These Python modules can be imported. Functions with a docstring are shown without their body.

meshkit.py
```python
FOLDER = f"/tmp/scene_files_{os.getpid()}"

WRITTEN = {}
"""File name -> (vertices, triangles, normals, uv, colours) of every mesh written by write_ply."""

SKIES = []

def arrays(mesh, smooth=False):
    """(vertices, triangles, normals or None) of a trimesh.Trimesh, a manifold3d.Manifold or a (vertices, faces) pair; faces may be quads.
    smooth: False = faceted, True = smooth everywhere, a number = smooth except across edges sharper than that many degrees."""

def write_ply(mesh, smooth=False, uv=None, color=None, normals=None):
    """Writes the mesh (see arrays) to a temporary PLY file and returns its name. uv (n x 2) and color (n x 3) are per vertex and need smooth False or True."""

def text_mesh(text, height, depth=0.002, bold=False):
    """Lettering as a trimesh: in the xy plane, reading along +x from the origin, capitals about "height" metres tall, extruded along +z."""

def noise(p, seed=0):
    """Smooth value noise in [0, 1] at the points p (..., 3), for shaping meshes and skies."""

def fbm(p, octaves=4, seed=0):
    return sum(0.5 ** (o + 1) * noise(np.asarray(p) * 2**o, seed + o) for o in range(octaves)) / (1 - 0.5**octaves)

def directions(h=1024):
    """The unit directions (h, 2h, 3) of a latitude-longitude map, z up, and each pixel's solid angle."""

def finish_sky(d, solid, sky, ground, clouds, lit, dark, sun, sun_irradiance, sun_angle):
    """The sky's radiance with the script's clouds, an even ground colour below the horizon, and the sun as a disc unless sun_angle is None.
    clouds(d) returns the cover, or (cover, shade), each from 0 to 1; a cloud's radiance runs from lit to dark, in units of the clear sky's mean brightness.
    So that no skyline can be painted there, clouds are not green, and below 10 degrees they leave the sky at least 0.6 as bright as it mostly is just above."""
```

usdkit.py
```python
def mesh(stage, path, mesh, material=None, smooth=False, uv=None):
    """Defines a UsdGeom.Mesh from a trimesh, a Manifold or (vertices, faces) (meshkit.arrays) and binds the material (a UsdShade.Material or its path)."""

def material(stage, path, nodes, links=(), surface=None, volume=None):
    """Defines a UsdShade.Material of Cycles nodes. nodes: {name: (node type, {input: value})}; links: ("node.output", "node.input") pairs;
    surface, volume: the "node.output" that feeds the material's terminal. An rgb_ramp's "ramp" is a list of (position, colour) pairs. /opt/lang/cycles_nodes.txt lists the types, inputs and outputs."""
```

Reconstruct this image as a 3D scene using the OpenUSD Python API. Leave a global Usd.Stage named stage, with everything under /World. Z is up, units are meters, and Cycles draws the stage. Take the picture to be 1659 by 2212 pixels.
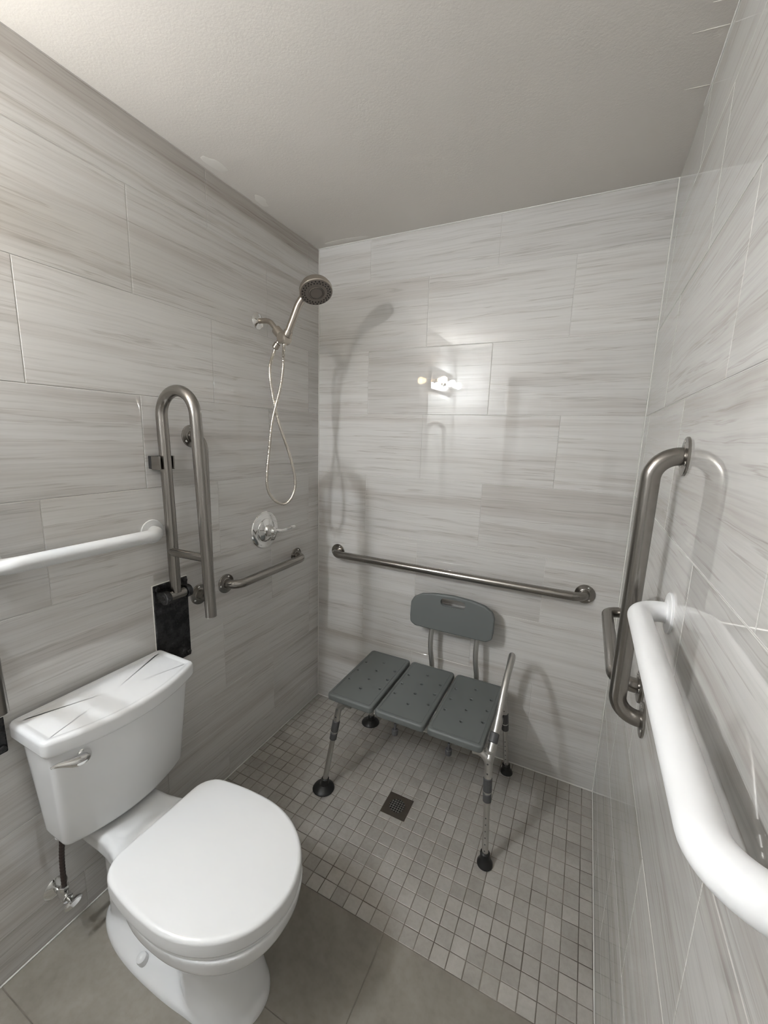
import math
import random
import numpy as np
import trimesh
import manifold3d as m3
import shapely
from shapely.geometry import Polygon, Point, box as sbox
from pxr import Usd, UsdGeom, UsdLux, UsdShade, Gf, Sdf, Vt
import usdkit
import meshkit

random.seed(7)
RNG = np.random.default_rng(7)
stage = Usd.Stage.CreateInMemory()
UsdGeom.SetStageUpAxis(stage, UsdGeom.Tokens.z)
UsdGeom.SetStageMetersPerUnit(stage, 1.0)
world = UsdGeom.Xform.Define(stage, '/World')
stage.SetDefaultPrim(world.GetPrim())

# ------------------------------------------------------------------ camera, light, exposure
W, H, YR = 1.52, 2.496, -2.52          # room width, height, rear wall
CAM = UsdGeom.Camera.Define(stage, '/World/camera')
R = np.array([[0.89719632, -0.42836344, -0.10744079], [0.4405246, 0.88527585, 0.14907968], [0.03125445, -0.18108405, 0.98297087]])
C = (1.3356, -1.9083, 1.5748)
rows = np.eye(4)
rows[0, :3], rows[1, :3], rows[2, :3], rows[3, :3] = R[:, 0], R[:, 2], -R[:, 1], C
CAM.AddTransformOp().Set(Gf.Matrix4d(rows.tolist()))
CAM.CreateHorizontalApertureAttr(24.0)
CAM.CreateVerticalApertureAttr(24.0 * 2212 / 1659)
CAM.CreateFocalLengthAttr(24.0 * 891.9 / 1659)
CAM.CreateClippingRangeAttr(Gf.Vec2f(0.01, 100))
CAM.CreateExposureAttr(2.85)
BULB_COOL, BULB_WARM = 80.0, 12.0       # emission of the vanity lamp's bulbs
dome = UsdLux.DomeLight.Define(stage, '/World/sky')   # the room is closed: only a faint grey outside
dome.CreateIntensityAttr(0.05)

# ------------------------------------------------------------------ helpers
PI = math.pi
_used = {}


def numbered(path):
    n = _used.get(path, 0)
    _used[path] = n + 1
    return path if n == 0 else f'{path}_{n:03d}'


def put(prim, **kw):
    for k, v in kw.items():
        if v is not None:
            prim.SetCustomDataByKey(k, v)


def thing(name, label=None, cat=None, loc=(0, 0, 0), rotz=0, group=None, kind=None):
    x = UsdGeom.Xform.Define(stage, numbered('/World/' + name))
    x.AddTranslateOp().Set(Gf.Vec3d(*map(float, loc)))
    x.AddRotateZOp().Set(float(rotz))
    put(x.GetPrim(), label=label, category=cat, group=group, kind=kind)
    return x.GetPrim()


def part(parent, name, mesh, m, smooth=30, label=None, kind=None):
    base = str(parent.GetPath()) if parent else '/World'
    p = usdkit.mesh(stage, numbered(base + '/' + name), mesh, m, smooth=smooth).GetPrim()
    put(p, label=label, kind=kind)
    return p


def cat(*ms):
    return trimesh.util.concatenate([as_tri(m) for m in ms])


def as_tri(m):
    if isinstance(m, m3.Manifold):
        q = m.to_mesh()
        return trimesh.Trimesh(np.array(q.vert_properties[:, :3]), np.array(q.tri_verts), process=False)
    return m


def norm(v):
    v = np.asarray(v, float)
    return v / np.linalg.norm(v)


def frame_to(d):
    """rotation taking z to d"""
    d = norm(d)
    a = np.array([1.0, 0, 0]) if abs(d[0]) < 0.9 else np.array([0, 1.0, 0])
    x = norm(np.cross(a, d))
    return np.column_stack([x, np.cross(d, x), d])


def place(m, d, at):
    m = m.copy()
    T = np.eye(4)
    T[:3, :3] = frame_to(d)
    T[:3, 3] = at
    m.apply_transform(T)
    return m


def lathe(prof, seg=40):
    """closed solid from (r, z) profile running bottom to top"""
    prof = np.array(prof, float)
    a = np.linspace(0, 2 * PI, seg, endpoint=False)
    v = np.concatenate([np.stack([r * np.cos(a), r * np.sin(a), np.full(seg, z)], 1) for r, z in prof])
    f = []
    i = np.arange(seg)
    j = (i + 1) % seg
    for k in range(len(prof) - 1):
        o, p = k * seg, (k + 1) * seg
        f += [np.stack([o + i, o + j, p + j], 1), np.stack([o + i, p + j, p + i], 1)]
    n = len(v)
    v = np.vstack([v, [[0, 0, prof[0, 1]], [0, 0, prof[-1, 1]]]])
    f.append(np.stack([np.full(seg, n), j, i], 1))
    o = (len(prof) - 1) * seg
    f.append(np.stack([np.full(seg, n + 1), o + i, o + j], 1))
    return trimesh.Trimesh(v, np.concatenate(f), process=False)


def cyl(r, p0, p1, seg=28, ch=0.0015):
    p0, p1 = np.asarray(p0, float), np.asarray(p1, float)
    L = np.linalg.norm(p1 - p0)
    ch = min(ch, r * .4, L * .4)
    return place(lathe([(r - ch, 0), (r, ch), (r, L - ch), (r - ch, L)], seg), p1 - p0, p0)


def fillet(pts, rad, n=10):
    """polyline with rounded corners"""
    pts = [np.asarray(p, float) for p in pts]
    out = [pts[0]]
    for k in range(1, len(pts) - 1):
        a, b, c = pts[k - 1], pts[k], pts[k + 1]
        u, w = norm(a - b), norm(c - b)
        ang = math.acos(np.clip(np.dot(u, w), -1, 1))
        t = rad / math.tan(ang / 2)
        t = min(t, .49 * np.linalg.norm(a - b) if k > 1 else .98 * np.linalg.norm(a - b), .49 * np.linalg.norm(c - b) if k < len(pts) - 2 else .98 * np.linalg.norm(c - b))
        r = t * math.tan(ang / 2)
        ctr = b + norm(u + w) * (r / math.sin(ang / 2))
        s, e = b + u * t - ctr, b + w * t - ctr
        tot = PI - ang
        for q in np.linspace(0, 1, n + 1):
            out.append(ctr + (s * math.sin((1 - q) * tot) + e * math.sin(q * tot)) / math.sin(tot))
    out.append(pts[-1])
    return np.array(out)


def spline(pts, n=80):
    from scipy.interpolate import CubicSpline
    pts = np.array(pts, float)
    t = np.concatenate([[0], np.cumsum(np.linalg.norm(np.diff(pts, axis=0), axis=1))])
    return CubicSpline(t, pts)(np.linspace(0, t[-1], n))


def tube(path, r, seg=24, round_ends=False):
    path = np.asarray(path, float)
    keep = [0] + [i for i in range(1, len(path)) if np.linalg.norm(path[i] - path[i - 1]) > 1e-7]
    path = path[keep]
    n = len(path)
    rr = np.full(n, r) if np.ndim(r) == 0 else np.asarray(r, float)[keep]
    if round_ends:
        e0, e1 = norm(path[0] - path[1]), norm(path[-1] - path[-2])
        a = np.linspace(0, PI / 2, 6)[1:-1]
        pre = [path[0] + e0 * rr[0] * math.sin(t) for t in a][::-1]
        post = [path[-1] + e1 * rr[-1] * math.sin(t) for t in a]
        path = np.vstack([pre, path, post])
        rr = np.concatenate([[rr[0] * math.cos(t) for t in a][::-1], rr, [rr[-1] * math.cos(t) for t in a]])
        n = len(path)
    T = np.gradient(path, axis=0)
    T[0], T[-1] = path[1] - path[0], path[-1] - path[-2]
    T /= np.linalg.norm(T, axis=1)[:, None]
    F = frame_to(T[0])
    x = F[:, 0]
    rings = []
    a = np.linspace(0, 2 * PI, seg, endpoint=False)
    for k in range(n):
        x = norm(x - np.dot(x, T[k]) * T[k])
        y = np.cross(T[k], x)
        rings.append(path[k] + rr[k] * (np.outer(np.cos(a), x) + np.outer(np.sin(a), y)))
    v = np.vstack(rings + [path[:1], path[-1:]])
    f = []
    i = np.arange(seg)
    j = (i + 1) % seg
    for k in range(n - 1):
        o, p = k * seg, (k + 1) * seg
        f += [np.stack([o + i, o + j, p + j], 1), np.stack([o + i, p + j, p + i], 1)]
    f.append(np.stack([np.full(seg, n * seg), j, i], 1))
    o = (n - 1) * seg
    f.append(np.stack([np.full(seg, n * seg + 1), o + i, o + j], 1))
    return trimesh.Trimesh(v, np.concatenate(f), process=False)


def rbox(lo, hi, r=0.003, k=3):
    """box with rounded edges (hull of spheres)"""
    lo, hi = np.minimum(lo, hi), np.maximum(lo, hi)
    r = min(r, *(0.49 * (hi - lo)))
    s = trimesh.creation.icosphere(1 if k < 4 else 2, r).vertices
    pts = np.concatenate([s + np.array([x, y, z]) for x in (lo[0] + r, hi[0] - r) for y in (lo[1] + r, hi[1] - r) for z in (lo[2] + r, hi[2] - r)])
    return as_tri(m3.Manifold.hull_points(pts))


def box(lo, hi):
    return trimesh.creation.box(bounds=[np.minimum(lo, hi), np.maximum(lo, hi)])


def loft(rings, cap=True):
    """rings: list of (n,3) closed rings, same n, ccw seen from the last one"""
    n = len(rings[0])
    v = np.vstack(list(rings) + [rings[0].mean(0)[None], rings[-1].mean(0)[None]])
    i = np.arange(n)
    j = (i + 1) % n
    f = []
    for k in range(len(rings) - 1):
        o, p = k * n, (k + 1) * n
        f += [np.stack([o + i, o + j, p + j], 1), np.stack([o + i, p + j, p + i], 1)]
    e = len(rings) * n
    f.append(np.stack([np.full(n, e), j, i], 1))
    o = (len(rings) - 1) * n
    f.append(np.stack([np.full(n, e + 1), o + i, o + j], 1))
    return trimesh.Trimesh(v, np.concatenate(f), process=False)


def surface_nets(sdf, lo, hi, h):
    """smooth closed mesh of sdf(P)=0"""
    ax = [np.arange(lo[k] - 2 * h, hi[k] + 3 * h, h) for k in range(3)]
    X = np.stack(np.meshgrid(*ax, indexing='ij'), -1)
    D = sdf(X)
    s = D < 0
    c = np.zeros(np.array(D.shape) - 1, int)
    for o in np.ndindex(2, 2, 2):
        c += s[o[0]:o[0] + c.shape[0], o[1]:o[1] + c.shape[1], o[2]:o[2] + c.shape[2]]
    act = (c > 0) & (c < 8)
    idx = -np.ones(act.shape, int)
    idx[act] = np.arange(act.sum())
    cells = np.argwhere(act)
    acc, cnt = np.zeros((len(cells), 3)), np.zeros(len(cells))
    for a in range(3):
        for o in np.ndindex(2, 2):
            off = np.insert(np.array(o), a, 0)
            p = cells + off
            q = p.copy()
            q[:, a] += 1
            d0, d1 = D[tuple(p.T)], D[tuple(q.T)]
            cr = (d0 < 0) != (d1 < 0)
            t = d0 / np.where(cr, d0 - d1, 1)
            pos = p.astype(float)
            pos[:, a] += t
            acc[cr] += pos[cr]
            cnt[cr] += 1
    v = acc / cnt[:, None] * h + np.array([x[0] for x in ax])
    quads = []
    for a in range(3):
        b, cc = (a + 1) % 3, (a + 2) % 3
        sl0 = [slice(None)] * 3
        sl1 = [slice(None)] * 3
        sl0[a], sl1[a] = slice(0, -1), slice(1, None)
        s0, s1 = s[tuple(sl0)], s[tuple(sl1)]
        e = np.argwhere(s0 != s1)
        inside = s0[tuple(e.T)]
        ok = (e[:, b] > 0) & (e[:, cc] > 0)
        e, inside = e[ok], inside[ok]

        def at(db, dc):
            q = e.copy()
            q[:, b] -= db
            q[:, cc] -= dc
            return idx[tuple(q.T)]
        Q = np.stack([at(1, 1), at(0, 1), at(0, 0), at(1, 0)], 1)
        Q[~inside] = Q[~inside][:, ::-1]
        quads.append(Q)
    q = np.concatenate(quads)
    t = trimesh.Trimesh(v, np.concatenate([q[:, [0, 1, 2]], q[:, [0, 2, 3]]]), process=False)
    trimesh.smoothing.filter_taubin(t, lamb=.5, nu=.52, iterations=8)
    return t


def smin(a, b, k):
    h = np.clip(.5 + .5 * (b - a) / k, 0, 1)
    return b * (1 - h) + a * h - k * h * (1 - h)


# ------------------------------------------------------------------ materials
def mat(name, nodes, links=(), surface='p.BSDF'):
    return usdkit.material(stage, '/World/Looks/' + name, nodes, links, surface=surface)


def plain(name, col, rough=.5, metal=0.0, **kw):
    return mat(name, {'p': ('principled_bsdf', dict(base_color=col, roughness=rough, metallic=metal, **kw))})


def tile_mat(name, axis, seed, tone=1.0, bands=None):
    """porcelain tile printed with long, slightly wavy sandstone streaks along axis (x or y), height z"""
    s = (0.9, 0.9, 1.0)
    off = (seed * 3.71 % 11, seed * 5.13 % 13, seed * 0.237 % 3)
    nodes = {
        'g': ('geometry', {}),
        'o': ('mapping', dict(location=off)),
        'wmap': ('mapping', dict(scale=(2.2, 2.2, 3.0))),
        'wn': ('noise_texture', dict(scale=1.7, detail=3.0, roughness=.55)),
        'wc': ('math', dict(math_type='multiply_add', value2=.016, value3=-.008)),
        'wv': ('combine_xyz', {}),
        'add': ('mix', dict(mix_type='add', fac=1.0)),
        'bmap': ('mapping', dict(scale=(.7, .7, 17.0))),
        'bn': ('noise_texture', dict(scale=1.0, detail=4.0, roughness=.6)),
        'fmap': ('mapping', dict(scale=(3.2, 3.2, 150.0))),
        'fn': ('noise_texture', dict(scale=1.0, detail=4.0, roughness=.6)),
        'lmap': ('mapping', dict(scale=(1.9, 1.9, 62.0), location=(3.1, 1.7, 5.0))),
        'ln': ('noise_texture', dict(scale=1.0, detail=3.0, roughness=.5)),
        'br': ('rgb_ramp', dict(ramp=[(.27, (.475 * tone, .445 * tone, .415 * tone)), (.40, (.55 * tone, .53 * tone, .505 * tone)), (.50, (.605 * tone, .592 * tone, .57 * tone)), (.72, (.63 * tone, .62 * tone, .602 * tone))])),
        'fr': ('rgb_ramp', dict(ramp=[(.30, (.86, .855, .845)), (.42, (.955, .952, .948)), (.50, (1, 1, 1)), (.7, (1.04, 1.04, 1.035))])),
        'lr': ('rgb_ramp', dict(ramp=[(.0, (1, 1, 1)), (.600, (1, 1, 1)), (.635, (.74, .715, .69)), (.665, (.975, .97, .965)), (1., (1, 1, 1))])),
        'm1': ('mix', dict(mix_type='multiply', fac=1.0)),
        'm2': ('mix', dict(mix_type='multiply', fac=.75)),
        'p': ('principled_bsdf', dict(roughness=.012, specular_ior_level=.8)),
    }
    links = [('g.position', 'o.vector'), ('o.vector', 'wmap.vector'), ('wmap.vector', 'wn.vector'), ('wn.fac', 'wc.value1'), ('wc.value', 'wv.z'),
             ('o.vector', 'add.color1'), ('wv.vector', 'add.color2'),
             ('add.color', 'bmap.vector'), ('bmap.vector', 'bn.vector'), ('add.color', 'fmap.vector'), ('fmap.vector', 'fn.vector'),
             ('add.color', 'lmap.vector'), ('lmap.vector', 'ln.vector'),
             ('bn.fac', 'br.fac'), ('fn.fac', 'fr.fac'), ('ln.fac', 'lr.fac'),
             ('br.color', 'm1.color1'), ('fr.color', 'm1.color2'), ('m1.color', 'm2.color1'), ('lr.color', 'm2.color2'), ('m2.color', 'p.base_color')]
    if bands:                                     # broad brown bands of the print at given heights
        nodes.update({'sep': ('separate_xyz', {}), 'bw': ('math', dict(math_type='multiply_add', value2=.05)), 'bz': ('map_range', dict(from_min=2.29, from_max=2.50, to_min=0.0, to_max=1.0, clamp=True)),
                      'bs': ('mapping', dict(scale=(1.3, 1.3, 3.0))), 'bq': ('noise_texture', dict(scale=2.2, detail=4.0, roughness=.6)), 'bc': ('rgb_ramp', dict(ramp=bands)), 'm3': ('mix', dict(mix_type='multiply', fac=1.0))})
        links = [q for q in links if q[1] != 'p.base_color'] + [('g.position', 'sep.vector'), ('g.position', 'bs.vector'), ('bs.vector', 'bq.vector'), ('bq.fac', 'bw.value1'), ('sep.z', 'bw.value3'), ('bw.value', 'bz.value'),
                 ('bz.result', 'bc.fac'), ('m2.color', 'm3.color1'), ('bc.color', 'm3.color2'), ('m3.color', 'p.base_color')]
    return mat(name, nodes, links)


TILES = [tile_mat(f'wall_tile_{k}', 'x', k + 1, t) for k, t in enumerate((1.0, .96, 1.03, .98, 1.01, .94, 1.05, .99))]

BAND = tile_mat('wall_tile_banded', 'y', 21, 1.0, [(0, (1, 1, 1)), (.30, (1, 1, 1)), (.34, (.86, .84, .81)), (.40, (.95, .94, .93)), (.43, (1, 1, 1)), (.72, (1, 1, 1)), (.80, (.80, .775, .745)), (1, (.74, .71, .68))])


def floor_mat(name, seed, a, b, scale, rough):
    return mat(name, {
        'g': ('geometry', {}), 'o': ('mapping', dict(location=(seed * 2.3, seed * 1.7, 0))),
        'n': ('noise_texture', dict(scale=scale, detail=6.0, roughness=.6, distortion=.6)),
        'n2': ('noise_texture', dict(scale=scale * 14, detail=3.0, roughness=.6)),
        'r': ('rgb_ramp', dict(ramp=[(.3, a), (.7, b)])),
        'r2': ('rgb_ramp', dict(ramp=[(.3, (.88, .87, .86)), (.6, (1, 1, 1))])),
        'm': ('mix', dict(mix_type='multiply', fac=.8)),
        'p': ('principled_bsdf', dict(roughness=rough, specular_ior_level=.4))},
        [('g.position', 'o.vector'), ('o.vector', 'n.vector'), ('o.vector', 'n2.vector'), ('n.fac', 'r.fac'), ('n2.fac', 'r2.fac'), ('r.color', 'm.color1'), ('r2.color', 'm.color2'), ('m.color', 'p.base_color')])


MOSAIC = [floor_mat(f'mosaic_{k}', k + 1, np.array((.345, .325, .292)) * t, np.array((.455, .435, .40)) * t, 5.0, .38) for k, t in enumerate((1.0, .93, 1.06, .97, 1.03))]
SLAB = [floor_mat(f'floor_tile_{k}', k + 11, (.205, .186, .155), (.325, .303, .266), 3.2, .34) for k in range(3)]
GROUT_W = plain('wall_grout', (.62, .605, .58), .8)
GROUT_F = mat('floor_grout', {
    'g': ('geometry', {}), 'n': ('noise_texture', dict(scale=7.0, detail=3.0)),
    'r': ('rgb_ramp', dict(ramp=[(.35, (.12, .105, .085)), (.65, (.26, .235, .20))])), 'p': ('principled_bsdf', dict(roughness=.85))},
    [('g.position', 'n.vector'), ('n.fac', 'r.fac'), ('r.color', 'p.base_color')])
CAULK = plain('caulk', (.72, .705, .67), .45)
CEIL = mat('ceiling_paint', {
    'g': ('geometry', {}), 'n': ('noise_texture', dict(scale=150.0, detail=3.0, roughness=.6)),
    'b': ('bump', dict(strength=.16, distance=.003)), 'p': ('principled_bsdf', dict(base_color=(.67, .638, .592), roughness=.75, specular_ior_level=.25))},
    [('g.position', 'n.vector'), ('n.fac', 'b.height'), ('b.normal', 'p.normal')])
PATCH = plain('ceiling_patch', (.75, .725, .675), .7)
STEEL = plain('brushed_steel', (.325, .308, .287), .215, 1.0)
NICKEL = plain('brushed_nickel', (.50, .455, .40), .25, 1.0)
CHROME = plain('chrome', (.80, .80, .79), .06, 1.0)
ALU = plain('satin_aluminium', (.56, .55, .53), .42, 1.0)
WHITE_BAR_LIT = plain('white_powder_coat_lit', (.83, .835, .84), .28)  # right bar: white coat with stronger light painted into its colour
WHITE_BAR_DIMMED = plain('white_powder_coat_dimmed', (.64, .645, .64), .36)  # left bar: same white coat, colour lowered to imitate dimmer light
CERAMIC = plain('white_vitreous_china', (.73, .735, .735), .10, specular_ior_level=.5)
SEAT_W = plain('white_seat_plastic', (.73, .735, .735), .22)
GREY = mat('grey_seat_plastic', {
    'g': ('geometry', {}), 'n': ('noise_texture', dict(scale=900.0, detail=2.0)), 'b': ('bump', dict(strength=.25, distance=.0006)),
    'p': ('principled_bsdf', dict(base_color=(.135, .146, .143), roughness=.48))},
    [('g.position', 'n.vector'), ('n.fac', 'b.height'), ('b.normal', 'p.normal')])
GREY2 = plain('grey_grip_plastic', (.075, .075, .077), .5)
RUBBER = plain('black_rubber', (.012, .012, .012), .42)
BLACKPL = mat('worn_black_plate', {
    'g': ('geometry', {}), 'n': ('noise_texture', dict(scale=26.0, detail=5.0, roughness=.65)),
    'r': ('rgb_ramp', dict(ramp=[(.45, (.010, .010, .011)), (.62, (.022, .022, .024)), (.72, (.16, .16, .165))])),
    'r2': ('rgb_ramp', dict(ramp=[(.4, (.22, .22, .22)), (.7, (.5, .5, .5))])),
    'p': ('principled_bsdf', dict(specular_ior_level=.5))},
    [('g.position', 'n.vector'), ('n.fac', 'r.fac'), ('n.fac', 'r2.fac'), ('r.color', 'p.base_color'), ('r2.color', 'p.roughness')])
BRAID = plain('dark_braided_hose', (.035, .022, .018), .45)
NOZZLE = plain('dark_nozzle', (.012, .010, .009), .5)
FACE = plain('spray_face_plastic', (.15, .13, .112), .32)
DRAINM = plain('drain_metal', (.20, .172, .148), .42, 1.0)
DARK = plain('drain_hole', (.006, .006, .007), .8)
PAINT = plain('painted_wall', (.64, .625, .595), .6)
DOORP = plain('door_paint', (.72, .71, .69), .35)
CASING = plain('casing_wood', (.17, .125, .09), .45)
MIRROR = plain('mirror_glass', (.92, .93, .92), .02, 1.0)
FIXT = plain('lamp_metal', (.30, .28, .26), .3, 1.0)
COOL = mat('cool_bulb', {'e': ('emission', dict(color=(.92, .975, 1.03), strength=BULB_COOL))}, surface='e.emission')
WARM = mat('warm_bulb', {'e': ('emission', dict(color=(1.0, .72, .40), strength=BULB_WARM))}, surface='e.emission')

# ------------------------------------------------------------------ room shell
T, RH, Z1 = .6125, .3075, 2.296        # tile pitch along, course height, top joint
GAP = .0022


def tile_mesh(u0, u1, z0, z1, plane, ch=.0009):
    """one wall tile; plane: function (u, z, depth out of the wall) -> xyz"""
    a = [(u0, z0), (u1, z0), (u1, z1), (u0, z1)]
    b = [(u0 + ch, z0 + ch), (u1 - ch, z0 + ch), (u1 - ch, z1 - ch), (u0 + ch, z1 - ch)]
    v = np.array([plane(u, z, -.008) for u, z in a] + [plane(u, z, -ch * .7) for u, z in a] + [plane(u, z, 0) for u, z in b])
    q = np.array([[4, 5, 9, 8], [5, 6, 10, 9], [6, 7, 11, 10], [7, 4, 8, 11], [8, 9, 10, 11], [0, 1, 5, 4], [1, 2, 6, 5], [2, 3, 7, 6], [3, 0, 4, 7], [3, 2, 1, 0]])
    f = np.vstack([q[:, [0, 1, 2]], q[:, [0, 2, 3]]])
    t = trimesh.Trimesh(v, f, process=False)
    if t.volume < 0:
        t.invert()
    return t


zlines = sorted([0.004, H - .003] + [Z1 - k * RH for k in range(8) if Z1 - k * RH > .05])   # course joints, floor to ceiling


def tiled_wall(name, plane, u_lo, u_hi, joint_even, joint_odd, back_lo, back_hi, top=None):
    """joint_even / joint_odd: one joint position in courses counted from the ceiling"""
    w = thing(name, kind='structure')
    part(w, 'grout', box(back_lo, back_hi), GROUT_W, smooth=False)
    n = len(zlines) - 1
    for c in range(n):
        z0, z1 = zlines[n - 1 - c], zlines[n - c]
        j0 = joint_even if c % 2 == 0 else joint_odd
        us = sorted([u_lo, u_hi] + [j0 + k * T for k in range(-8, 9) if u_lo + .004 < j0 + k * T < u_hi - .004])
        for a, b in zip(us[:-1], us[1:]):
            g = GAP / 2
            part(w, 'tile', tile_mesh(a + g, b - g, z0 + g, z1 - g, plane), top if top and c == 0 else TILES[RNG.integers(len(TILES))], smooth=False)
    return w


e = .0014
tiled_wall('wall_back', lambda u, z, d: (u, -d, z), .002, W - .002, .300, .604, (-.06, e, -.06), (W + .06, .08, H))
tiled_wall('wall_left', lambda u, z, d: (d, u, z), YR + .002, -.002, -1.317, -1.007, (-.08, YR - .05, -.06), (-e, .0, H), BAND)
tiled_wall('wall_right', lambda u, z, d: (W - d, u, z), YR + .002, -.002, -1.05, -.738, (W + e, YR - .05, -.06), (W + .08, 0, H))
rear = thing('wall_rear', kind='structure')
DX0, DX1, DZ = .60, 1.49, 2.13
part(rear, 'plaster', cat(box((-.08, YR - .1, -.06), (DX0, YR, H)), box((DX1, YR - .1, -.06), (W + .08, YR, H)), box((DX0, YR - .1, DZ), (DX1, YR, H))), PAINT, smooth=False)
ceil = thing('ceiling', kind='structure')
part(ceil, 'plaster', box((-.08, YR - .1, H), (W + .08, .08, H + .08)), CEIL, smooth=False)


def blob(cx, cy, a, b, ang, h, seed):
    t = np.linspace(0, 2 * PI, 26, endpoint=False)
    r = 1 + .35 * (meshkit.noise(np.stack([np.cos(t) * 1.5 + 7 * seed, np.sin(t) * 1.5, 0 * t], -1), seed) - .5) * 2
    p = np.stack([a * r * np.cos(t), b * r * np.sin(t)], 1)
    c, s = math.cos(ang), math.sin(ang)
    p = p @ np.array([[c, s], [-s, c]]) + (cx, cy)
    return loft([np.column_stack([(p - (cx, cy)) * k + (cx, cy), np.full(26, z)]) for k, z in ((.82, H - h), (1.0, H - h * .2), (1.02, H + .002))])


part(ceil, 'paint_patch', blob(.040, -.462, .022, .045, .1, .0012, 1), PATCH, label='small rough touch-up patch on the ceiling near the back left corner')
part(ceil, 'paint_patch', blob(.045, -.705, .024, .058, -.1, .0012, 2), PATCH, label='small rough touch-up patch on the ceiling further from the corner')
part(ceil, 'paint_patch', blob(.18, -.030, .12, .016, 0.03, .0008, 3), PATCH, label='thin touch-up smear on the ceiling along the back wall')
for k, (y, L) in enumerate(((-.425, .06), (-.60, .075), (-.665, .05))):
    part(ceil, 'plaster_ridge', tube([(W - .004, y, H), (W - .02, y - .002, H - .0006), (W - L, y - .006, H)], [.0009, .0012, .0006], 8), PATCH, smooth=True, label='short raised trowel ridge beside the right wall')

# caulk beads in the corners
trims = [((.0, 0, .0), (.0, 0, H), .0028, 'trim_1'), ((W, 0, 0), (W, 0, H), .0030, 'trim_2'), ((0, 0, H), (W, 0, H), .0028, 'trim_3'),
         ((0, YR, 0), (0, 0, 0), .0030, 'trim_4'), ((W, YR, 0), (W, 0, 0), .0024, 'trim_5'), ((0, 0, 0), (W, 0, 0), .0030, 'trim_6')]
for p0, p1, r, nm in trims:
    put(part(None, nm, tube(np.linspace(p0, p1, 12), r, 10), CAULK, smooth=True), kind='structure')
ys = np.linspace(YR, -.35, 70)
jit = .0022 + .0016 * meshkit.noise(np.stack([ys * 17, ys * 0, ys * 0], -1), 3)
put(part(None, 'trim_7', tube(np.stack([np.full(70, W), ys, np.full(70, H)], 1), jit, 8), CAULK, smooth=True), kind='structure')

# floor ---------------------------------------------------------------
floor = thing('floor', kind='structure')
part(floor, 'grout', box((-.08, YR - .1, -.08), (W + .08, .08, -.0016)), GROUT_F, smooth=False)
MP, FRONT = .0516, -.932
DC, DH = (.757, -.488), .0545            # drain


def flat_tile(poly, ch=.0012):
    p = np.array(poly.exterior.coords)[:-1]
    if not poly.exterior.is_ccw:
        p = p[::-1]
    inner = poly.buffer(-ch, join_style=2)
    q = np.array(inner.exterior.coords)[:-1]
    if not inner.exterior.is_ccw:
        q = q[::-1]
    if len(q) != len(p):
        return trimesh.creation.extrude_polygon(poly, .008).apply_translation((0, 0, -.008))
    q = np.array([q[np.argmin(((q - a) ** 2).sum(1))] for a in p])
    rings = [np.column_stack([p, np.full(len(p), -.008)]), np.column_stack([p, np.full(len(p), -ch * .7)]), np.column_stack([q, np.zeros(len(q))])]
    return loft(rings)


def jpoly(x0, x1, y0, y1):
    g = .0014
    return sbox(x0 + g, y0 + g, x1 - g, y1 - g)


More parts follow.
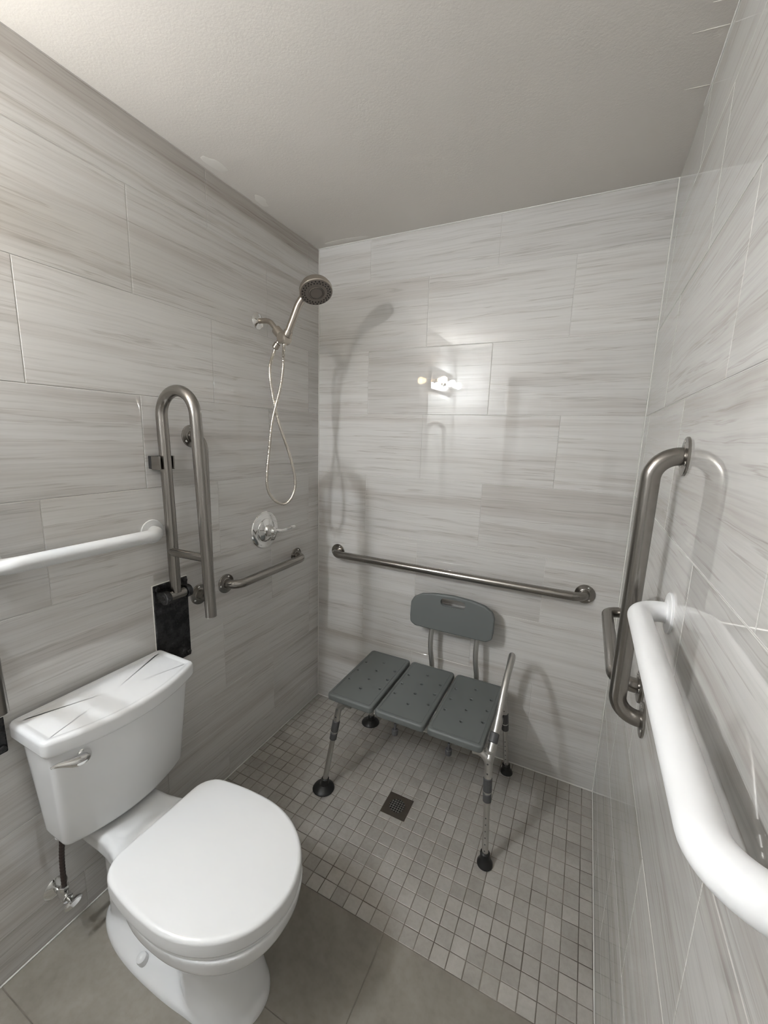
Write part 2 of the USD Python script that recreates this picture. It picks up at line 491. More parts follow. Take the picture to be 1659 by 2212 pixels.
drain_sq = sbox(DC[0] - DH - .002, DC[1] - DH - .002, DC[0] + DH + .002, DC[1] + DH + .002)
xl = [.002] + [1.476 - k * MP for k in range(28, -1, -1)] + [W - .002]
yl = [FRONT + k * .0517 for k in range(0, 18)] + [-.002]
cells = []
for i in range(len(xl) - 1):
    for j in range(len(yl) - 1):
        p = jpoly(xl[i] + RNG.uniform(-.0004, .0004), xl[i + 1] + RNG.uniform(-.0004, .0004), yl[j] + RNG.uniform(-.0004, .0004), yl[j + 1] + RNG.uniform(-.0004, .0004))
        p = p.difference(drain_sq)
        if p.is_empty or p.area < 1e-4:
            continue
        if p.geom_type != 'Polygon':
            p = max(p.geoms, key=lambda s: s.area)
        cx, cy = p.centroid.x, p.centroid.y
        d = math.dist((cx, cy, 0), C)
        hidden = cx < .56 and cy < -.60 and (cx + .25 < -(cy + .35) * 1.0 + .12)
        cells.append((d + (9 if hidden else 0), p))
cells.sort(key=lambda c: c[0])
rest = [[] for _ in MOSAIC]
for k, (d, p) in enumerate(cells):
    mi = int(RNG.integers(len(MOSAIC)))
    t = flat_tile(p)
    t.apply_translation((0, 0, RNG.uniform(-.0004, 0)))
    if k < 300:
        part(floor, 'mosaic_tile', t, MOSAIC[mi], smooth=False)
    else:
        rest[0 if mi < 3 else 1].append(t)
for k in (0, 1):
    part(floor, 'mosaic_field', cat(*rest[k]), MOSAIC[k], smooth=False, kind='stuff')
FH = .3083                               # 12 x 24 inch floor tiles in half bond
k, y1 = 0, FRONT
while y1 > YR + .02:
    y0 = max(y1 - FH, YR)
    js = [.300, .912] if k % 2 == 0 else [.606, 1.218]
    xs = [.002] + js + [W - .002]
    for a, b in zip(xs[:-1], xs[1:]):
        part(floor, 'floor_tile', flat_tile(sbox(a + .0012, y0 + .0012, b - .0012, y1 - .0012)), SLAB[int(RNG.integers(3))], smooth=False)
    k, y1 = k + 1, y0

# rear door (behind the camera; seen mirrored in the back wall) -----------
door = thing('door_1', kind='structure')
dcx = (DX0 + DX1) / 2
slab = box((DX0 + .02, YR - .05, .008), (DX1 - .02, YR - .012, DZ - .02))
part(door, 'door_leaf', slab, DOORP, smooth=False)
for (x0, x1) in ((DX0 + .14, dcx - .06), (dcx + .06, DX1 - .14)):
    for (z0, z1) in ((.22, .80), (.98, 1.62), (1.74, 2.0)):
        o, i = .0, .022
        rr = [np.array([(x0 + q, YR - .012 + d, z0 + q), (x1 - q, YR - .012 + d, z0 + q), (x1 - q, YR - .012 + d, z1 - q), (x0 + q, YR - .012 + d, z1 - q)])[::-1] for q, d in ((0, -.001), (.006, .007), (.022, .007), (.040, .001), (.055, .001))]
        part(door, 'door_panel', loft(rr), DOORP, smooth=False)
part(door, 'door_casing', cat(rbox((DX0 - .055, YR, 0), (DX0 + .02, YR + .018, DZ + .055), .005), rbox((DX1 - .02, YR, 0), (W - .004, YR + .018, DZ + .055), .005), rbox((DX0 - .055, YR, DZ - .02), (W - .004, YR + .018, DZ + .06), .005)), CASING)
part(door, 'door_handle', cat(cyl(.028, (DX0 + .085, YR - .012, 1.0), (DX0 + .085, YR - .002, 1.0)), cyl(.011, (DX0 + .085, YR - .004, 1.0), (DX0 + .085, YR + .045, 1.0)), tube(fillet([(DX0 + .085, YR + .04, 1.0), (DX0 + .20, YR + .04, 1.0)], .01), .009, 14, True)), NICKEL)

# vanity mirror and lamp on the left wall behind the camera ----------------
mir = part(None, 'mirror', rbox((0.0005, -2.42, 1.05), (.007, -1.66, 1.955), .002), MIRROR)
put(mir, label='frameless rectangular mirror on the left wall beyond the toilet, under the bare bulbs', category='mirror')
lamp = thing('vanity_light', 'wall lamp with three bare bulbs above the mirror, seen mirrored in the back wall tiles', 'lamp', (0, 0, 0))
part(lamp, 'backplate', rbox((0, -2.34, 2.00), (.022, -1.68, 2.19), .006), FIXT)
for k, y in enumerate((-1.77, -2.03, -2.23)):
    part(lamp, 'socket', place(lathe([(.030, 0), (.030, .006), (.021, .012), (.020, .034), (.017, .036)], 24), (1, 0, 0), (.018, y, 2.085)), FIXT)
    prof = [(.012, 0), (.0135, .010), (.020, .026), (.0285, .044), (.031, .058), (.028, .073), (.018, .085), (.004, .0895)]
    part(lamp, 'bulb', place(lathe(prof, 24), (1, 0, 0), (.050, y, 2.085)), WARM if k == 0 else COOL, smooth=True, label='lit warm yellow bulb' if k == 0 else 'lit cool white bulb')


# ------------------------------------------------------------------ grab bars
def grab_bar(name, label, group, p0, p1, n, material, r=.019, off=.058, bend=.05, fr=.041, screws=True):
    """p0, p1: flange centres on the wall; n: wall normal"""
    n = norm(n)
    p0, p1 = np.array(p0, float), np.array(p1, float)
    t = thing(name, label, 'grab bar', p0, group=group)
    d = p1 - p0
    path = fillet([n * .004, n * off, d + n * off, d + n * .004], bend, 12)
    part(t, 'rail', tube(path, r, 48), material)
    for q in (np.zeros(3), d):
        fl = part(t, 'flange', place(lathe([(fr, 0), (fr, .0035), (fr - .0015, .005), (r + .006, .0062), (r + .003, .008), (r + .001, .008)], 44), n, q), material)
        if screws:
            u = norm(np.cross(n, d))
            w = norm(np.cross(u, n))
            for a in (.4, .4 + 2 * PI / 3, .4 + 4 * PI / 3):
                c = q + (u * math.cos(a) + w * math.sin(a)) * (r + fr) / 2 * 1.03 + n * .005
                s = place(lathe([(.0048, 0), (.0046, .0012), (.003, .0022), (.0005, .0026)], 12), n, c)
                usdkit.mesh(stage, numbered(str(fl.GetPath()) + '/screw'), s, CHROME, smooth=True)
    return t


grab_bar('grab_bar', 'long horizontal brushed steel grab bar across the back wall', None, (.135, 0, .931), (1.388, 0, .931), (0, -1, 0), STEEL)
grab_bar('grab_bar', 'short horizontal brushed steel grab bar on the left wall under the shower valve', None, (0, -.684, .931), (0, -.205, .936), (1, 0, 0), STEEL)
grab_bar('grab_bar', 'vertical brushed steel grab bar on the left wall, half hidden behind the fold-up rail', None, (0, -.820, 1.552), (0, -.820, .930), (1, 0, 0), STEEL)
grab_bar('grab_bar', 'tall vertical brushed steel grab bar on the right wall', None, (W, -.853, 1.552), (W, -.842, .930), (-1, 0, 0), STEEL)
grab_bar('grab_bar', 'horizontal brushed steel grab bar on the right wall, seen behind the vertical one', None, (W, -.742, .960), (W, -.215, .955), (-1, 0, 0), STEEL)
grab_bar('grab_bar', 'white horizontal grab bar on the left wall above the toilet tank', None, (0, -1.000, 1.222), (0, -1.457, 1.222), (1, 0, 0), WHITE_BAR_DIMMED, r=.021, fr=.042, screws=False)
grab_bar('grab_bar', 'white horizontal grab bar on the right wall in the near foreground', None, (W, -.938, 1.238), (W, -1.553, 1.238), (-1, 0, 0), WHITE_BAR_LIT, r=.021, fr=.042, screws=False)


# ------------------------------------------------------------------ fold-up support rails beside the toilet
def folding_rail(y, label):
    t = thing('folding_grab_bar', label, 'grab bar', (0, y, .985))
    pl = part(t, 'mounting_plate', rbox((0, -.060, -.285), (.009, .080, .040), .004), BLACKPL, label='worn black steel wall plate')
    part(t, 'caulk_bead', rbox((0, -.0625, -.287), (.005, .0815, .0425), .002), CAULK)
    for by, bz in ((-.046, .026), (.068, .026), (-.046, -.268), (.068, -.268), ):
        usdkit.mesh(stage, numbered(str(pl.GetPath()) + '/bolt'), place(lathe([(.0095, 0), (.0095, .004), (.007, .0065), (.001, .007)], 12), (1, 0, 0), (.0085, by, bz)), BLACKPL, smooth=30)
    part(t, 'hinge_barrel', cyl(.017, (.047, -.028, 0), (.047, .036, 0)), STEEL)
    for a, b in ((-.052, -.030), (.037, .056)):
        kn = cat(cyl(.0235, (.047, a, 0), (.047, b, 0), ch=.002), rbox((.004, a + .001, -.020), (.047, b - .001, .020), .003))
        part(t, 'hinge_knuckle', kn, BLACKPL)
    part(t, 'hinge_pin', cyl(.0085, (.047, -.0555, 0), (.047, .058, 0)), RUBBER)
    xn, xf, top = .047, .208, .712
    rc = (xf - xn) / 2
    a = np.linspace(PI, 0, 26)
    arch = [(xn + rc + rc * math.cos(q), -.012 * 1, top - rc + rc * math.sin(q)) for q in a]
    path = np.array([(xn, 0, .010), (xn, -.004, .30)] + arch + [(xf + .008, -.006, .30), (xf + .014, 0, -.045)])
    part(t, 'rail', tube(path, .0185, 32), STEEL)
    part(t, 'end_cap', cyl(.0187, (xf + .0138, 0, -.0435), (xf + .0142, 0, -.0475)), ALU)
    part(t, 'cross_brace', tube(fillet([(xn + .002, -.006, .165), (xn + .026, -.014, .165), (xf + .008, -.004, .165)], .02), .0145, 24), STEEL)
    return t


folding_rail(-.957, 'brushed steel fold-up rail with cross brace on a black plate, raised against the left wall')
folding_rail(-1.540, 'brushed steel fold-up rail on a black plate, cut off by the left photo edge')
clip = thing('rail_clip', 'small square metal clip on the left wall holding the fold-up rail upright', 'clip', (0, -.966, 1.462))
part(clip, 'clip_base', rbox((0, -.030, -.022), (.0205, .031, .022), .002), RUBBER)
part(clip, 'clip_jaw', rbox((.022, -.0345, -.023), (.064, -.0285, .023), .0015), STEEL)
part(clip, 'clip_jaw', rbox((.0, .0265, -.023), (.052, .032, .023), .0015), STEEL)

# ------------------------------------------------------------------ shower fittings
arm = thing('hand_shower', 'brushed nickel hand shower in its wall bracket, with a long looping metal hose', 'hand shower', (0, -.455, 2.043))
part(arm, 'escutcheon', place(lathe([(.034, 0), (.034, .002), (.030, .006), (.017, .011), (.014, .013)], 40), (1, 0, 0), (0, 0, 0)), CHROME)
part(arm, 'arm_pipe', tube(fillet([(.004, 0, 0), (.066, 0, -.004), (.112, 0, -.052)], .055, 14), .0108, 24), NICKEL)
bd = norm((.74, 0, -.67))
b0 = np.array((.098, 0, -.040))
part(arm, 'bracket', cat(place(lathe([(.015, 0), (.0195, .004), (.020, .050), (.0185, .054)], 32), bd, b0)), NICKEL)
kb = b0 + bd * .062
part(arm, 'bracket_cap', cat(cyl(.0225, kb + (0, -.026, .0), kb + (0, .024, 0), 32, .004), cyl(.0185, kb + (0, -.029, 0), kb + (0, -.024, 0), 32, .002)), NICKEL)
cr = norm((.47, 0, .88))
cradle = kb + np.array((.014, .0, .012))
part(arm, 'handset_holder', place(lathe([(.0165, 0), (.0185, .003), (.0195, .022), (.0185, .025)], 28), cr, cradle - cr * .006), NICKEL)
outd = norm((-.60, -.10, -.80))
on = kb + np.array((-.022, -.004, -.006))
part(arm, 'hose_outlet', place(lathe([(.009, 0), (.0095, .014), (.0135, .016), (.0135, .036), (.010, .040)], 24), outd, on), NICKEL)

hand = arm
h0 = cradle - cr * .012
L = .165
fn = norm((.39, -.30, -.875))              # spray direction
hc = np.array((.304, 0, .084))
hpath = np.array([h0, h0 + cr * .05, h0 + cr * .10, h0 + cr * .135, hc - fn * .027 + norm(h0 - hc) * .036])
part(hand, 'handle', tube(spline(hpath, 24), np.interp(np.linspace(0, 1, 24), [0, .1, .6, 1], [.0135, .0148, .0150, .0165]), 28, True), NICKEL)
part(hand, 'head', place(lathe([(.022, -.036), (.044, -.033), (.058, -.024), (.0655, -.009), (.0655, .004), (.063, .0065)], 56), fn, hc), NICKEL)
face = part(hand, 'spray_face', place(lathe([(.0622, .003), (.0622, .0068), (.057, .0085), (.032, .0085), (.0315, .0070), (.028, .0072), (.0275, .0105), (.012, .0118), (.002, .012)], 56), fn, hc), FACE)
F = frame_to(fn)
noz = []
for rad, cnt, ph, nr in ((.0550, 24, 0, .0034), (.0460, 24, .13, .0030), (.0245, 24, 0, .0016)):
    for q in range(cnt):
        a = 2 * PI * q / cnt + ph
        c = hc + F @ np.array((rad * math.cos(a), rad * math.sin(a), .0082 if rad > .03 else .0098))
        noz.append(place(lathe([(nr, -.001), (nr * .8, .002), (nr * .3, .0024)], 8), fn, c))
part(hand, 'nozzles', cat(*noz), NOZZLE, kind='stuff')
hb = h0 - cr * .004
hs = on + outd * .036
ax = np.array((.63, .78, 0)) * .5         # the loop hangs askew to the wall
mid = np.array((.115, -.005, 0))


def hp(u, z):
    return mid + np.array((.60, .80, 0)) * u + np.array((0, 0, z))


hose_pts = [hs, hs + outd * .012 + (0, 0, -.012), hp(-.034, -.185), hp(-.030, -.29), hp(-.006, -.41), hp(.036, -.54), hp(.066, -.66), hp(.061, -.735), hp(.018, -.785), hp(-.036, -.755), hp(-.058, -.665), hp(-.045, -.54), hp(-.022, -.42) + (0, -.012, 0), hp(.006, -.28), hp(.022, -.15), hb - cr * .022 + (0, 0, -.02), hb]
hz = spline(hose_pts, 520)
rip = .0063 + .0005 * np.sign(np.sin(np.arange(520) * PI / 1.5))
part(hand, 'hose', tube(hz, rip, 14), mat('hose_metal', {'p': ('principled_bsdf', dict(base_color=(.62, .58, .52), metallic=1.0, roughness=.25))}), smooth=40)
part(hand, 'hose_nut', place(lathe([(.008, -.006), (.0115, -.002), (.012, .020), (.010, .024)], 20), cr, hb - cr * .018), NICKEL)

valve = thing('shower_valve', 'round chrome shower valve plate with a lever on the left wall', 'shower valve', (0, -.440, 1.121))
part(valve, 'escutcheon', place(lathe([(.088, 0), (.0885, .003), (.085, .007), (.071, .010), (.066, .009), (.060, .011), (.056, .011)], 64), (1, 0, 0), (0, 0, 0)), CHROME)
part(valve, 'dome', place(lathe([(.056, .008), (.054, .015), (.045, .021), (.030, .026), (.024, .034), (.022, .050), (.0205, .058), (.012, .066), (.002, .068)], 48), (1, 0, 0), (0, 0, 0)), CHROME)
lv = spline([(.052, .004, 0), (.062, .035, -.003), (.066, .062, -.004), (.072, .092, .001), (.079, .118, .004)], 26)
part(valve, 'lever', tube(lv, np.interp(np.linspace(0, 1, 26), [0, .12, .35, .6, .85, 1], [.0135, .0125, .0092, .0080, .0105, .0095]), 20, True), CHROME, smooth=True)
for sy, sz in ((-.028, -.058), (.028, .058)):
    part(valve, 'screw', place(lathe([(.0045, 0), (.0042, .0014), (.0006, .0022)], 12), (1, 0, 0), (.0085, sy * 1.15, sz * 1.15)), CHROME)

# ------------------------------------------------------------------ toilet (local: x out from the wall, y across, z up)
TY = -1.252
toilet = thing('toilet', 'white two-piece toilet with closed lid against the left wall', 'toilet', (0, TY, 0))
prof = np.array([  # z, front x, back x, half width
    (.000, .686, .430, .102), (.04, .674, .425, .098), (.11, .656, .41, .094), (.17, .648, .38, .094), (.215, .655, .34, .100), (.25, .684, .305, .118), (.285, .728, .285, .148),
    (.32, .762, .275, .174), (.355, .780, .275, .188), (.392, .784, .285, .191)])


def toilet_sdf(P):
    x, y, z = P[..., 0], P[..., 1], P[..., 2]
    zc = np.clip(z, 0, .392)
    from scipy.interpolate import PchipInterpolator
    f, b, w = (PchipInterpolator(prof[:, 0], prof[:, k])(zc) for k in (1, 2, 3))
    cx, a = (f + b) / 2, (f - b) / 2
    u, v = np.abs(x - cx) / a, np.abs(y) / w
    rho = (u ** 2.25 + v ** 2.25 + 1e-9) ** (1 / 2.25)
    d = (rho - 1) * np.minimum(a, w) * .85
    d = np.maximum(d, z - .392)

    def rb(c, h, r):
        q = np.abs(P - np.array(c)) - (np.array(h) - r)
        return np.linalg.norm(np.maximum(q, 0), axis=-1) + np.minimum(q.max(-1), 0) - r
    hw = .098 + .055 * np.clip((x - .16) / .2, 0, 1) ** 2          # rear deck that carries the tank
    q = np.stack([np.abs(x - .20) - .165, np.abs(y) - (hw - .02), np.abs(z - .362) - .016], -1)
    deck = np.linalg.norm(np.maximum(q, 0), axis=-1) + np.minimum(q.max(-1), 0) - .020
    d = smin(d, deck, .035)
    d = smin(d, rb((.27, 0, .16), (.19, .058, .20), .045), .03)
    fu, fv = np.abs(x - .372) / .318, np.abs(y) / .112              # foot: wide oval lip, sloping up
    fr = (fu ** 2.4 + fv ** 2.4 + 1e-9) ** (1 / 2.4)
    gr = np.maximum(np.hypot(fu * 2.4 / .318 * fu ** .4, fv * 2.4 / .112 * fv ** .4) / 2.4 / np.maximum(fr, .2) ** 1.4, 2.0)
    side = (fr - 1) / gr
    foot = np.maximum(-smin(-side, -(side + (z - .012) * 1.3), .012), z - .07)
    d = smin(d, foot, .012)
    return d


bowl = surface_nets(toilet_sdf, (.02, -.20, -.012), (.80, .20, .40), .0064)
bowl.vertices[:, 2] = np.maximum(bowl.vertices[:, 2], 0)
part(toilet, 'bowl', bowl, CERAMIC, smooth=True)


def egg(front, back, w, n=96, corner=.05):
    """seat outline: straight back edge with rounded corners, round front"""
    xm = back + (front - back) * .46
    t = np.linspace(0, PI, n // 2)
    pts = [(xm + (front - xm) * math.sin(q) ** .92 if 0 < q < PI else xm, -w * math.cos(q)) for q in t]
    wb = w * .86
    side = [(xm - (xm - back) * s, w + (wb - w) * s ** 2.2) for s in np.linspace(0, 1, 14)[1:]]
    poly = Polygon(pts + side + [(x, -y) for x, y in side[::-1]]).buffer(-corner).buffer(corner)
    L = poly.exterior
    q = np.array([L.interpolate(s, normalized=True).coords[0] for s in np.linspace(0, 1, n, endpoint=False)])
    return q if L.is_ccw else q[::-1]


def inset(q, d):
    t = np.roll(q, -1, 0) - np.roll(q, 1, 0)
    t /= np.linalg.norm(t, axis=1)[:, None]
    nrm = np.stack([t[:, 1], -t[:, 0]], 1)
    return q - nrm * d


def stack(q, levels):
    return loft([np.column_stack([inset(q, d), np.full(len(q), z)]) for d, z in levels])


ring = egg(.787, .315, .197, corner=.07)
part(toilet, 'seat', stack(ring, [(.010, .3935), (.004, .3945), (.003, .4025), (.008, .404)]), SEAT_W)
top = [(.006, .4050), (.0015, .4062), (.0, .410), (.0, .440), (.0018, .4455), (.006, .4490), (.012, .4508)]
cv = [np.column_stack([inset(ring, d), np.full(len(ring), z)]) for d, z in top]
cc = np.array((.545, 0))
for s in (.8, .55, .3, .08):
    cv.append(np.column_stack([cc + (inset(ring, .012) - cc) * s, np.full(len(ring), .4508 + .004 * (1 - s ** 2))]))
part(toilet, 'seat_cover', loft(cv), SEAT_W, smooth=35)
for s in (-1, 1):
    part(toilet, 'hinge', rbox((.292, s * .070 - .018, .388), (.326, s * .070 + .018, .424), .007), SEAT_W)
    part(toilet, 'bolt_cap', place(lathe([(.0150, -.012), (.0150, .014), (.0135, .021), (.008, .0250), (.001, .0260)], 28), (0, s * .35, 1), (.318, s * .086, .030)), SEAT_W, smooth=40)


def tank_ring(x0, x1, bulge, hw, z, n=120, cr=.022, yc=.017):
    """plan of tank: straight back and sides, front bowed by bulge"""
    ys = np.linspace(-hw, hw, 40)
    fr = [(x1 + bulge * (1 - (y / hw) ** 2), y) for y in ys]
    p = Polygon(fr + [(x0, hw), (x0, -hw)]).buffer(-cr).buffer(cr, quad_segs=8)
    L = p.exterior
    c0 = L.project(Point(x1 + bulge + .05, 0))
    q = np.array([L.interpolate((c0 + s * L.length) % L.length).coords[0] for s in np.linspace(0, 1, n, endpoint=False)])
    if not L.is_ccw:
        q = np.roll(q[::-1], 1, 0)
    return np.column_stack([q + (0, yc), np.full(n, z)])


tank = [tank_ring(.050, .130, .036, .170, .412), tank_ring(.040, .143, .042, .182, .418), tank_ring(.036, .150, .045, .187, .434)]
for z in (.50, .58, .66, .738):
    k = (z - .44) / .298
    tank.append(tank_ring(.036 - .016 * k, .150 + .028 * k, .045 + .007 * k, .187 + .019 * k, z))
part(toilet, 'tank', loft(tank), CERAMIC, smooth=35)
L0 = tank_ring(.012, .190, .056, .2245, 0, cr=.018)[:, :2]
lid = [np.column_stack([inset(L0, d), np.full(len(L0), z)]) for d, z in ((.016, .7385), (.008, .7395), (.003, .745), (.0, .752), (.0, .778), (.0015, .784), (.005, .7885), (.010, .7900), (.016, .7893), (.022, .7868), (.026, .7862))]
part(toilet, 'tank_lid', loft(lid), CERAMIC, smooth=35)
fl = part(toilet, 'flush_lever', tube(spline([(.196, -.124, .709), (.214, -.126, .709), (.222, -.140, .711), (.221, -.166, .719), (.216, -.204, .7315)], 26), np.interp(np.linspace(0, 1, 26), [0, .3, .45, .8, 1], [.013, .0155, .0145, .0075, .0028]), 20, True), CHROME, smooth=True)
part(toilet, 'lever_boss', place(lathe([(.0165, 0), (.0165, .004), (.0125, .007)], 28), (1, .15, 0), (.1975, -.124, .709)), CHROME)

sup = thing('supply_valve', 'chrome toilet stop valve and dark braided hose low on the left wall', 'water valve', (0, -1.398, .170))
part(sup, 'escutcheon', place(lathe([(.033, 0), (.033, .002), (.028, .007), (.014, .012), (.011, .013)], 36), (1, 0, 0), (0, 0, 0)), CHROME)
part(sup, 'valve_body', cat(cyl(.0085, (.006, 0, 0), (.060, 0, 0)), cyl(.0135, (.040, 0, 0), (.070, 0, 0)), cyl(.0095, (.055, 0, 0), (.055, 0, .030)), cyl(.0125, (.055, 0, .024), (.055, 0, .040), 6)), CHROME)
part(sup, 'valve_handle', cat(cyl(.006, (.066, 0, 0), (.086, .002, -.004)), place(trimesh.Trimesh(*(lambda t: (t.vertices * (.72, 1.25, 1), t.faces))(lathe([(.017, 0), (.020, .003), (.020, .009), (.016, .012)], 28)), process=False), (1, .05, -.15), (.084, .002, -.004))), CHROME)
part(sup, 'supply_hose', tube(spline([(.055, 0, .036), (.057, .001, .10), (.064, .002, .17), (.070, .003, .206), (.071, .003, .230)], 50), .0068 + .0004 * np.sign(np.sin(np.arange(50) * 2.1)), 14), BRAID)
part(sup, 'tank_nut', cyl(.016, (.071, .003, .224), (.071, .003, .2415), 8), SEAT_W)

# ------------------------------------------------------------------ shower transfer bench
BC = np.array((.760, -.313))
bench = thing('shower_bench', 'grey plastic shower transfer bench with backrest and aluminium legs in the shower', 'shower bench', (BC[0], BC[1], 0))
SZ, ST = .455, .030                      # seat top, thickness


def rrect(x0, x1, y0, y1, r):
    return sbox(x0, y0, x1, y1).buffer(-r).buffer(r, quad_segs=6)


def cs(poly):
    return m3.CrossSection([np.array(shapely.geometry.polygon.orient(poly, 1.0).exterior.coords)[:-1]])


def slab_round(poly, z0, z1, r):
    parts = []
    for a in np.linspace(0, PI / 2, 5):
        p = poly.buffer(-r * (1 - math.cos(a))) if a > 0 else poly
        h = r * math.sin(a)
        q = poly.buffer(-r * (1 - math.sin(a)), quad_segs=6)
        e0, e1 = z0 + r * (1 - math.cos(a)), z1 - r * (1 - math.cos(a))
        parts.append(m3.Manifold.extrude(cs(q), max(e1 - e0, 1e-4)).translate((0, 0, e0)))
    return m3.Manifold.batch_hull(parts)


for k, x0 in enumerate((.418, .650, .882)):
    x1 = x0 + .2205
    lx0, lx1, ly0, ly1 = x0 - BC[0], x1 - BC[0], -.531 - BC[1], -.096 - BC[1]
    body = slab_round(rrect(lx0, lx1, ly0, ly1, .018), SZ - ST, SZ, .008)
    holes = []
    for cx, ys in ((-.081, (-.222, -.303, -.385)), (0, (-.184, -.265, -.345, -.426)), (.079, (-.228, -.309, -.389))):
        for y in ys:
            holes.append(m3.Manifold.cylinder(.08, .0058, .0058, 14).translate((x0 + .1115 + cx - BC[0], y - BC[1], SZ - .06)))
            holes.append(m3.Manifold.cylinder(.006, .004, .0088, 14).translate((x0 + .1115 + cx - BC[0], y - BC[1], SZ - .0045)))
    gr = rrect(lx0 + .014, lx1 - .014, ly0 + .014, ly1 - .014, .012)
    groove = m3.Manifold.extrude(cs(gr), .01) - m3.Manifold.extrude(cs(gr.buffer(-.0022)), .012)
    holes.append(groove.translate((0, 0, SZ - .0011)))
    part(bench, 'seat_panel', body - m3.Manifold.batch_boolean(holes, m3.OpType.Add), GREY, smooth=32)
# backrest: pillowy board with a hand slot, leaning a little back
bx = lambda v: v - BC[0]
outline = Polygon([(bx(.652), .652), (bx(1.004), .652), (bx(1.030), .668), (bx(1.034), .700), (bx(1.034), .768), (bx(1.022), .795), (bx(.985), .818), (bx(.92), .831), (bx(.83), .836), (bx(.74), .831), (bx(.675), .818), (bx(.636), .795), (bx(.622), .768), (bx(.622), .700), (bx(.626), .668)]).buffer(-.018).buffer(.018, quad_segs=6)
brd = slab_round(outline, 0, .021, .007)
slot = sbox(bx(.792), .7985, bx(.877), .7995).buffer(.0185, quad_segs=8)
brd = brd - m3.Manifold.extrude(cs(slot), .1).translate((0, 0, -.03))
brd = as_tri(brd)
v = brd.vertices.copy()
yy = -.112 + .036 - v[:, 2] - .020 * ((v[:, 0] - bx(.828)) / .2) ** 2 * 0 + (v[:, 1] - .74) * .10   # x, height, depth -> stand up
brd.vertices = np.column_stack([v[:, 0], yy - BC[1], v[:, 1]])
if brd.volume < 0:
    brd.invert()
part(bench, 'backrest', brd, GREY, smooth=32)
for x in (.742, .968):
    pth = spline([(bx(x), -.070 - BC[1], .415), (bx(x), -.078 - BC[1], .47), (bx(x - .006), -.086 - BC[1], .53), (bx(x - .010), -.082 - BC[1], .60), (bx(x - .008), -.074 - BC[1], .67), (bx(x - .008), -.066 - BC[1], .72)], 30)
    part(bench, 'back_post', tube(pth, .0122, 22), ALU)
# frame under the seat
zf = SZ - ST - .0135
for y in (-.455, -.150):
    part(bench, 'seat_rail', tube([(bx(.50), y - BC[1], zf), (bx(1.075), y - BC[1], zf)], .0125, 20), ALU)
for x in (.560, .760, .995):
    part(bench, 'cross_tube', tube([(bx(x), -.50 - BC[1], zf), (bx(x), -.12 - BC[1], zf)], .010, 18), ALU)
for x in (.742, .972):
    part(bench, 'clamp_knob', cat(cyl(.013, (bx(x), -.512 - BC[1], zf - .050), (bx(x), -.512 - BC[1], zf - .026), 16), cyl(.005, (bx(x), -.512 - BC[1], zf - .03), (bx(x), -.512 - BC[1], zf))), GREY2, label='small grey screw knob under the seat')
legs = [  # foot, knee (below the bend), big suction foot?
    ((.424, -.562), (.470, -.508), True), ((.406, -.076), (.470, -.120), True), ((1.152, -.562), (1.124, -.508), False), ((1.147, -.074), (1.112, -.118), False)]
for (fx_, fy_), (kx, ky), big in legs:
    f0 = np.array((fx_, fy_, 0.0)) - (*BC, 0)
    kn = np.array((kx, ky, .405)) - (*BC, 0)
    d = norm(kn - f0)
    inx = .06 if big else -.06
    lg = part(bench, 'leg', tube(fillet([f0 + d * .25, kn + d * .018, kn + np.array((inx, 0, .012))], .045, 10), .0138, 24), ALU)
    usdkit.mesh(stage, numbered(str(lg.GetPath()) + '/leg_extension'), tube([f0 + d * .018, f0 + d * .27], .0118, 22), ALU, smooth=30)
    usdkit.mesh(stage, numbered(str(lg.GetPath()) + '/lock_sleeve'), cat(cyl(.0165, f0 + d * .282, f0 + d * .335, 24, .003), cyl(.0158, f0 + d * .243, f0 + d * .277, 24, .003)), GREY2, smooth=30)
    side = norm(np.cross(d, (0, 1, 0)))
    front = norm(np.cross(side, d))
    if front[1] > 0:
        front = -front
    dots = [cyl(.0034, f0 + d * s + front * .0112, f0 + d * s + front * .0146, 10, .001) for s in (.355, .392)]
    dots += [cyl(.0026, f0 + d * s + front * .0100, f0 + d * s + front * .0121, 10, .0004) for s in (.06, .085, .11, .135, .16, .185)] if not big or fy_ > -.3 else []
    for q, dt in enumerate(dots):
        usdkit.mesh(stage, numbered(str(lg.GetPath()) + ('/push_button' if q < 2 else '/adjustment_hole')), dt, GREY2, smooth=30)
    if big:
        ft = lathe([(.046, 0), (.049, .003), (.046, .009), (.034, .017), (.021, .024), (.0175, .032), (.0170, .050), (.0135, .053)], 36)
    else:
        ft = lathe([(.026, 0), (.029, .003), (.0285, .010), (.022, .020), (.0185, .030), (.0180, .046), (.0145, .050)], 36)
    sh = (ft.vertices[:, 2:3] / d[2]) * (d - np.array((0, 0, d[2])))
    ft.vertices = ft.vertices + sh + f0
    part(bench, 'foot', ft, RUBBER, label='wide black suction cup foot' if big else 'black rubber tip')
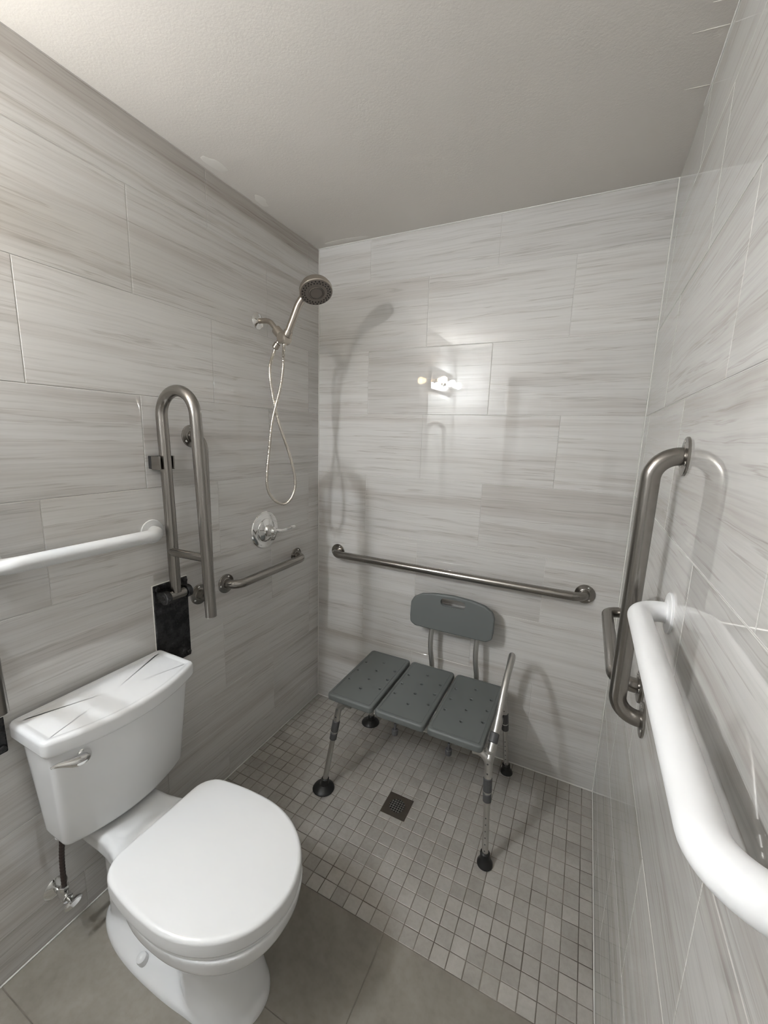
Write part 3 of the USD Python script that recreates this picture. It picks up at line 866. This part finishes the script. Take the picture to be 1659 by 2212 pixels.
# side arm: hoop of tube at the right end
ax_ = [(1.126, -.515, .395), (1.127, -.485, .425), (1.130, -.455, .458), (1.135, -.385, .555), (1.139, -.300, .640), (1.141, -.225, .672), (1.132, -.165, .650), (1.122, -.130, .580), (1.112, -.120, .480), (1.108, -.118, .400)]
part(bench, 'arm_rail', tube(spline([np.array(p) - (*BC, 0) for p in ax_], 70), .0132, 24), ALU, smooth=True)
a0, a1 = np.array((1.1285, -.470, .442)) - (*BC, 0), np.array((1.1305, -.445, .470)) - (*BC, 0)
part(bench, 'arm_collar', cyl(.0175, a0, a1, 24, .003), GREY2)
for x, y in ((1.124, -.495), (1.109, -.119)):
    part(bench, 'arm_socket', tube([(bx(x), y + .012 - BC[1], .300), (bx(x), y - BC[1], .428)], .0150, 22), ALU)
part(bench, 'side_brace', tube([(bx(1.124), -.483 - BC[1], .312), (bx(1.109), -.11 - BC[1], .312)], .0085, 16), ALU)
part(bench, 'side_brace', tube([(bx(.470), -.50 - BC[1], .375), (bx(.470), -.125 - BC[1], .375)], .0085, 16), ALU)
for x, y in ((1.124, -.49), (1.109, -.119)):
    part(bench, 'frame_stub', tube([(bx(1.04), y - BC[1], zf), (bx(x), y - BC[1], zf)], .0095, 16), ALU)

# ------------------------------------------------------------------ floor drain
dr = thing('floor_drain', 'square dark metal shower drain with a round grid in the mosaic floor', 'drain', (DC[0], DC[1], 0))
plate = m3.Manifold.extrude(cs(sbox(-DH, -DH, DH, DH)), .0045).translate((0, 0, -.0035)) - m3.Manifold.cylinder(.02, .034, .034, 40).translate((0, 0, -.01))
part(dr, 'cover_plate', plate, DRAINM, smooth=False)
part(dr, 'drain_well', lathe([(.0345, -.0016), (.0345, -.0012)], 40), DARK)
bars = []
for s in np.linspace(-.0265, .0265, 6):
    h = math.sqrt(.034 ** 2 - s ** 2)
    bars += [box((s - .0013, -h, -.0012), (s + .0013, h, .0008)), box((-h, s - .0013, -.0012), (h, s + .0013, .0008))]
part(dr, 'grate', cat(*bars, ), plain('grate_metal', (.50, .48, .46), .4, 1.0), smooth=False)
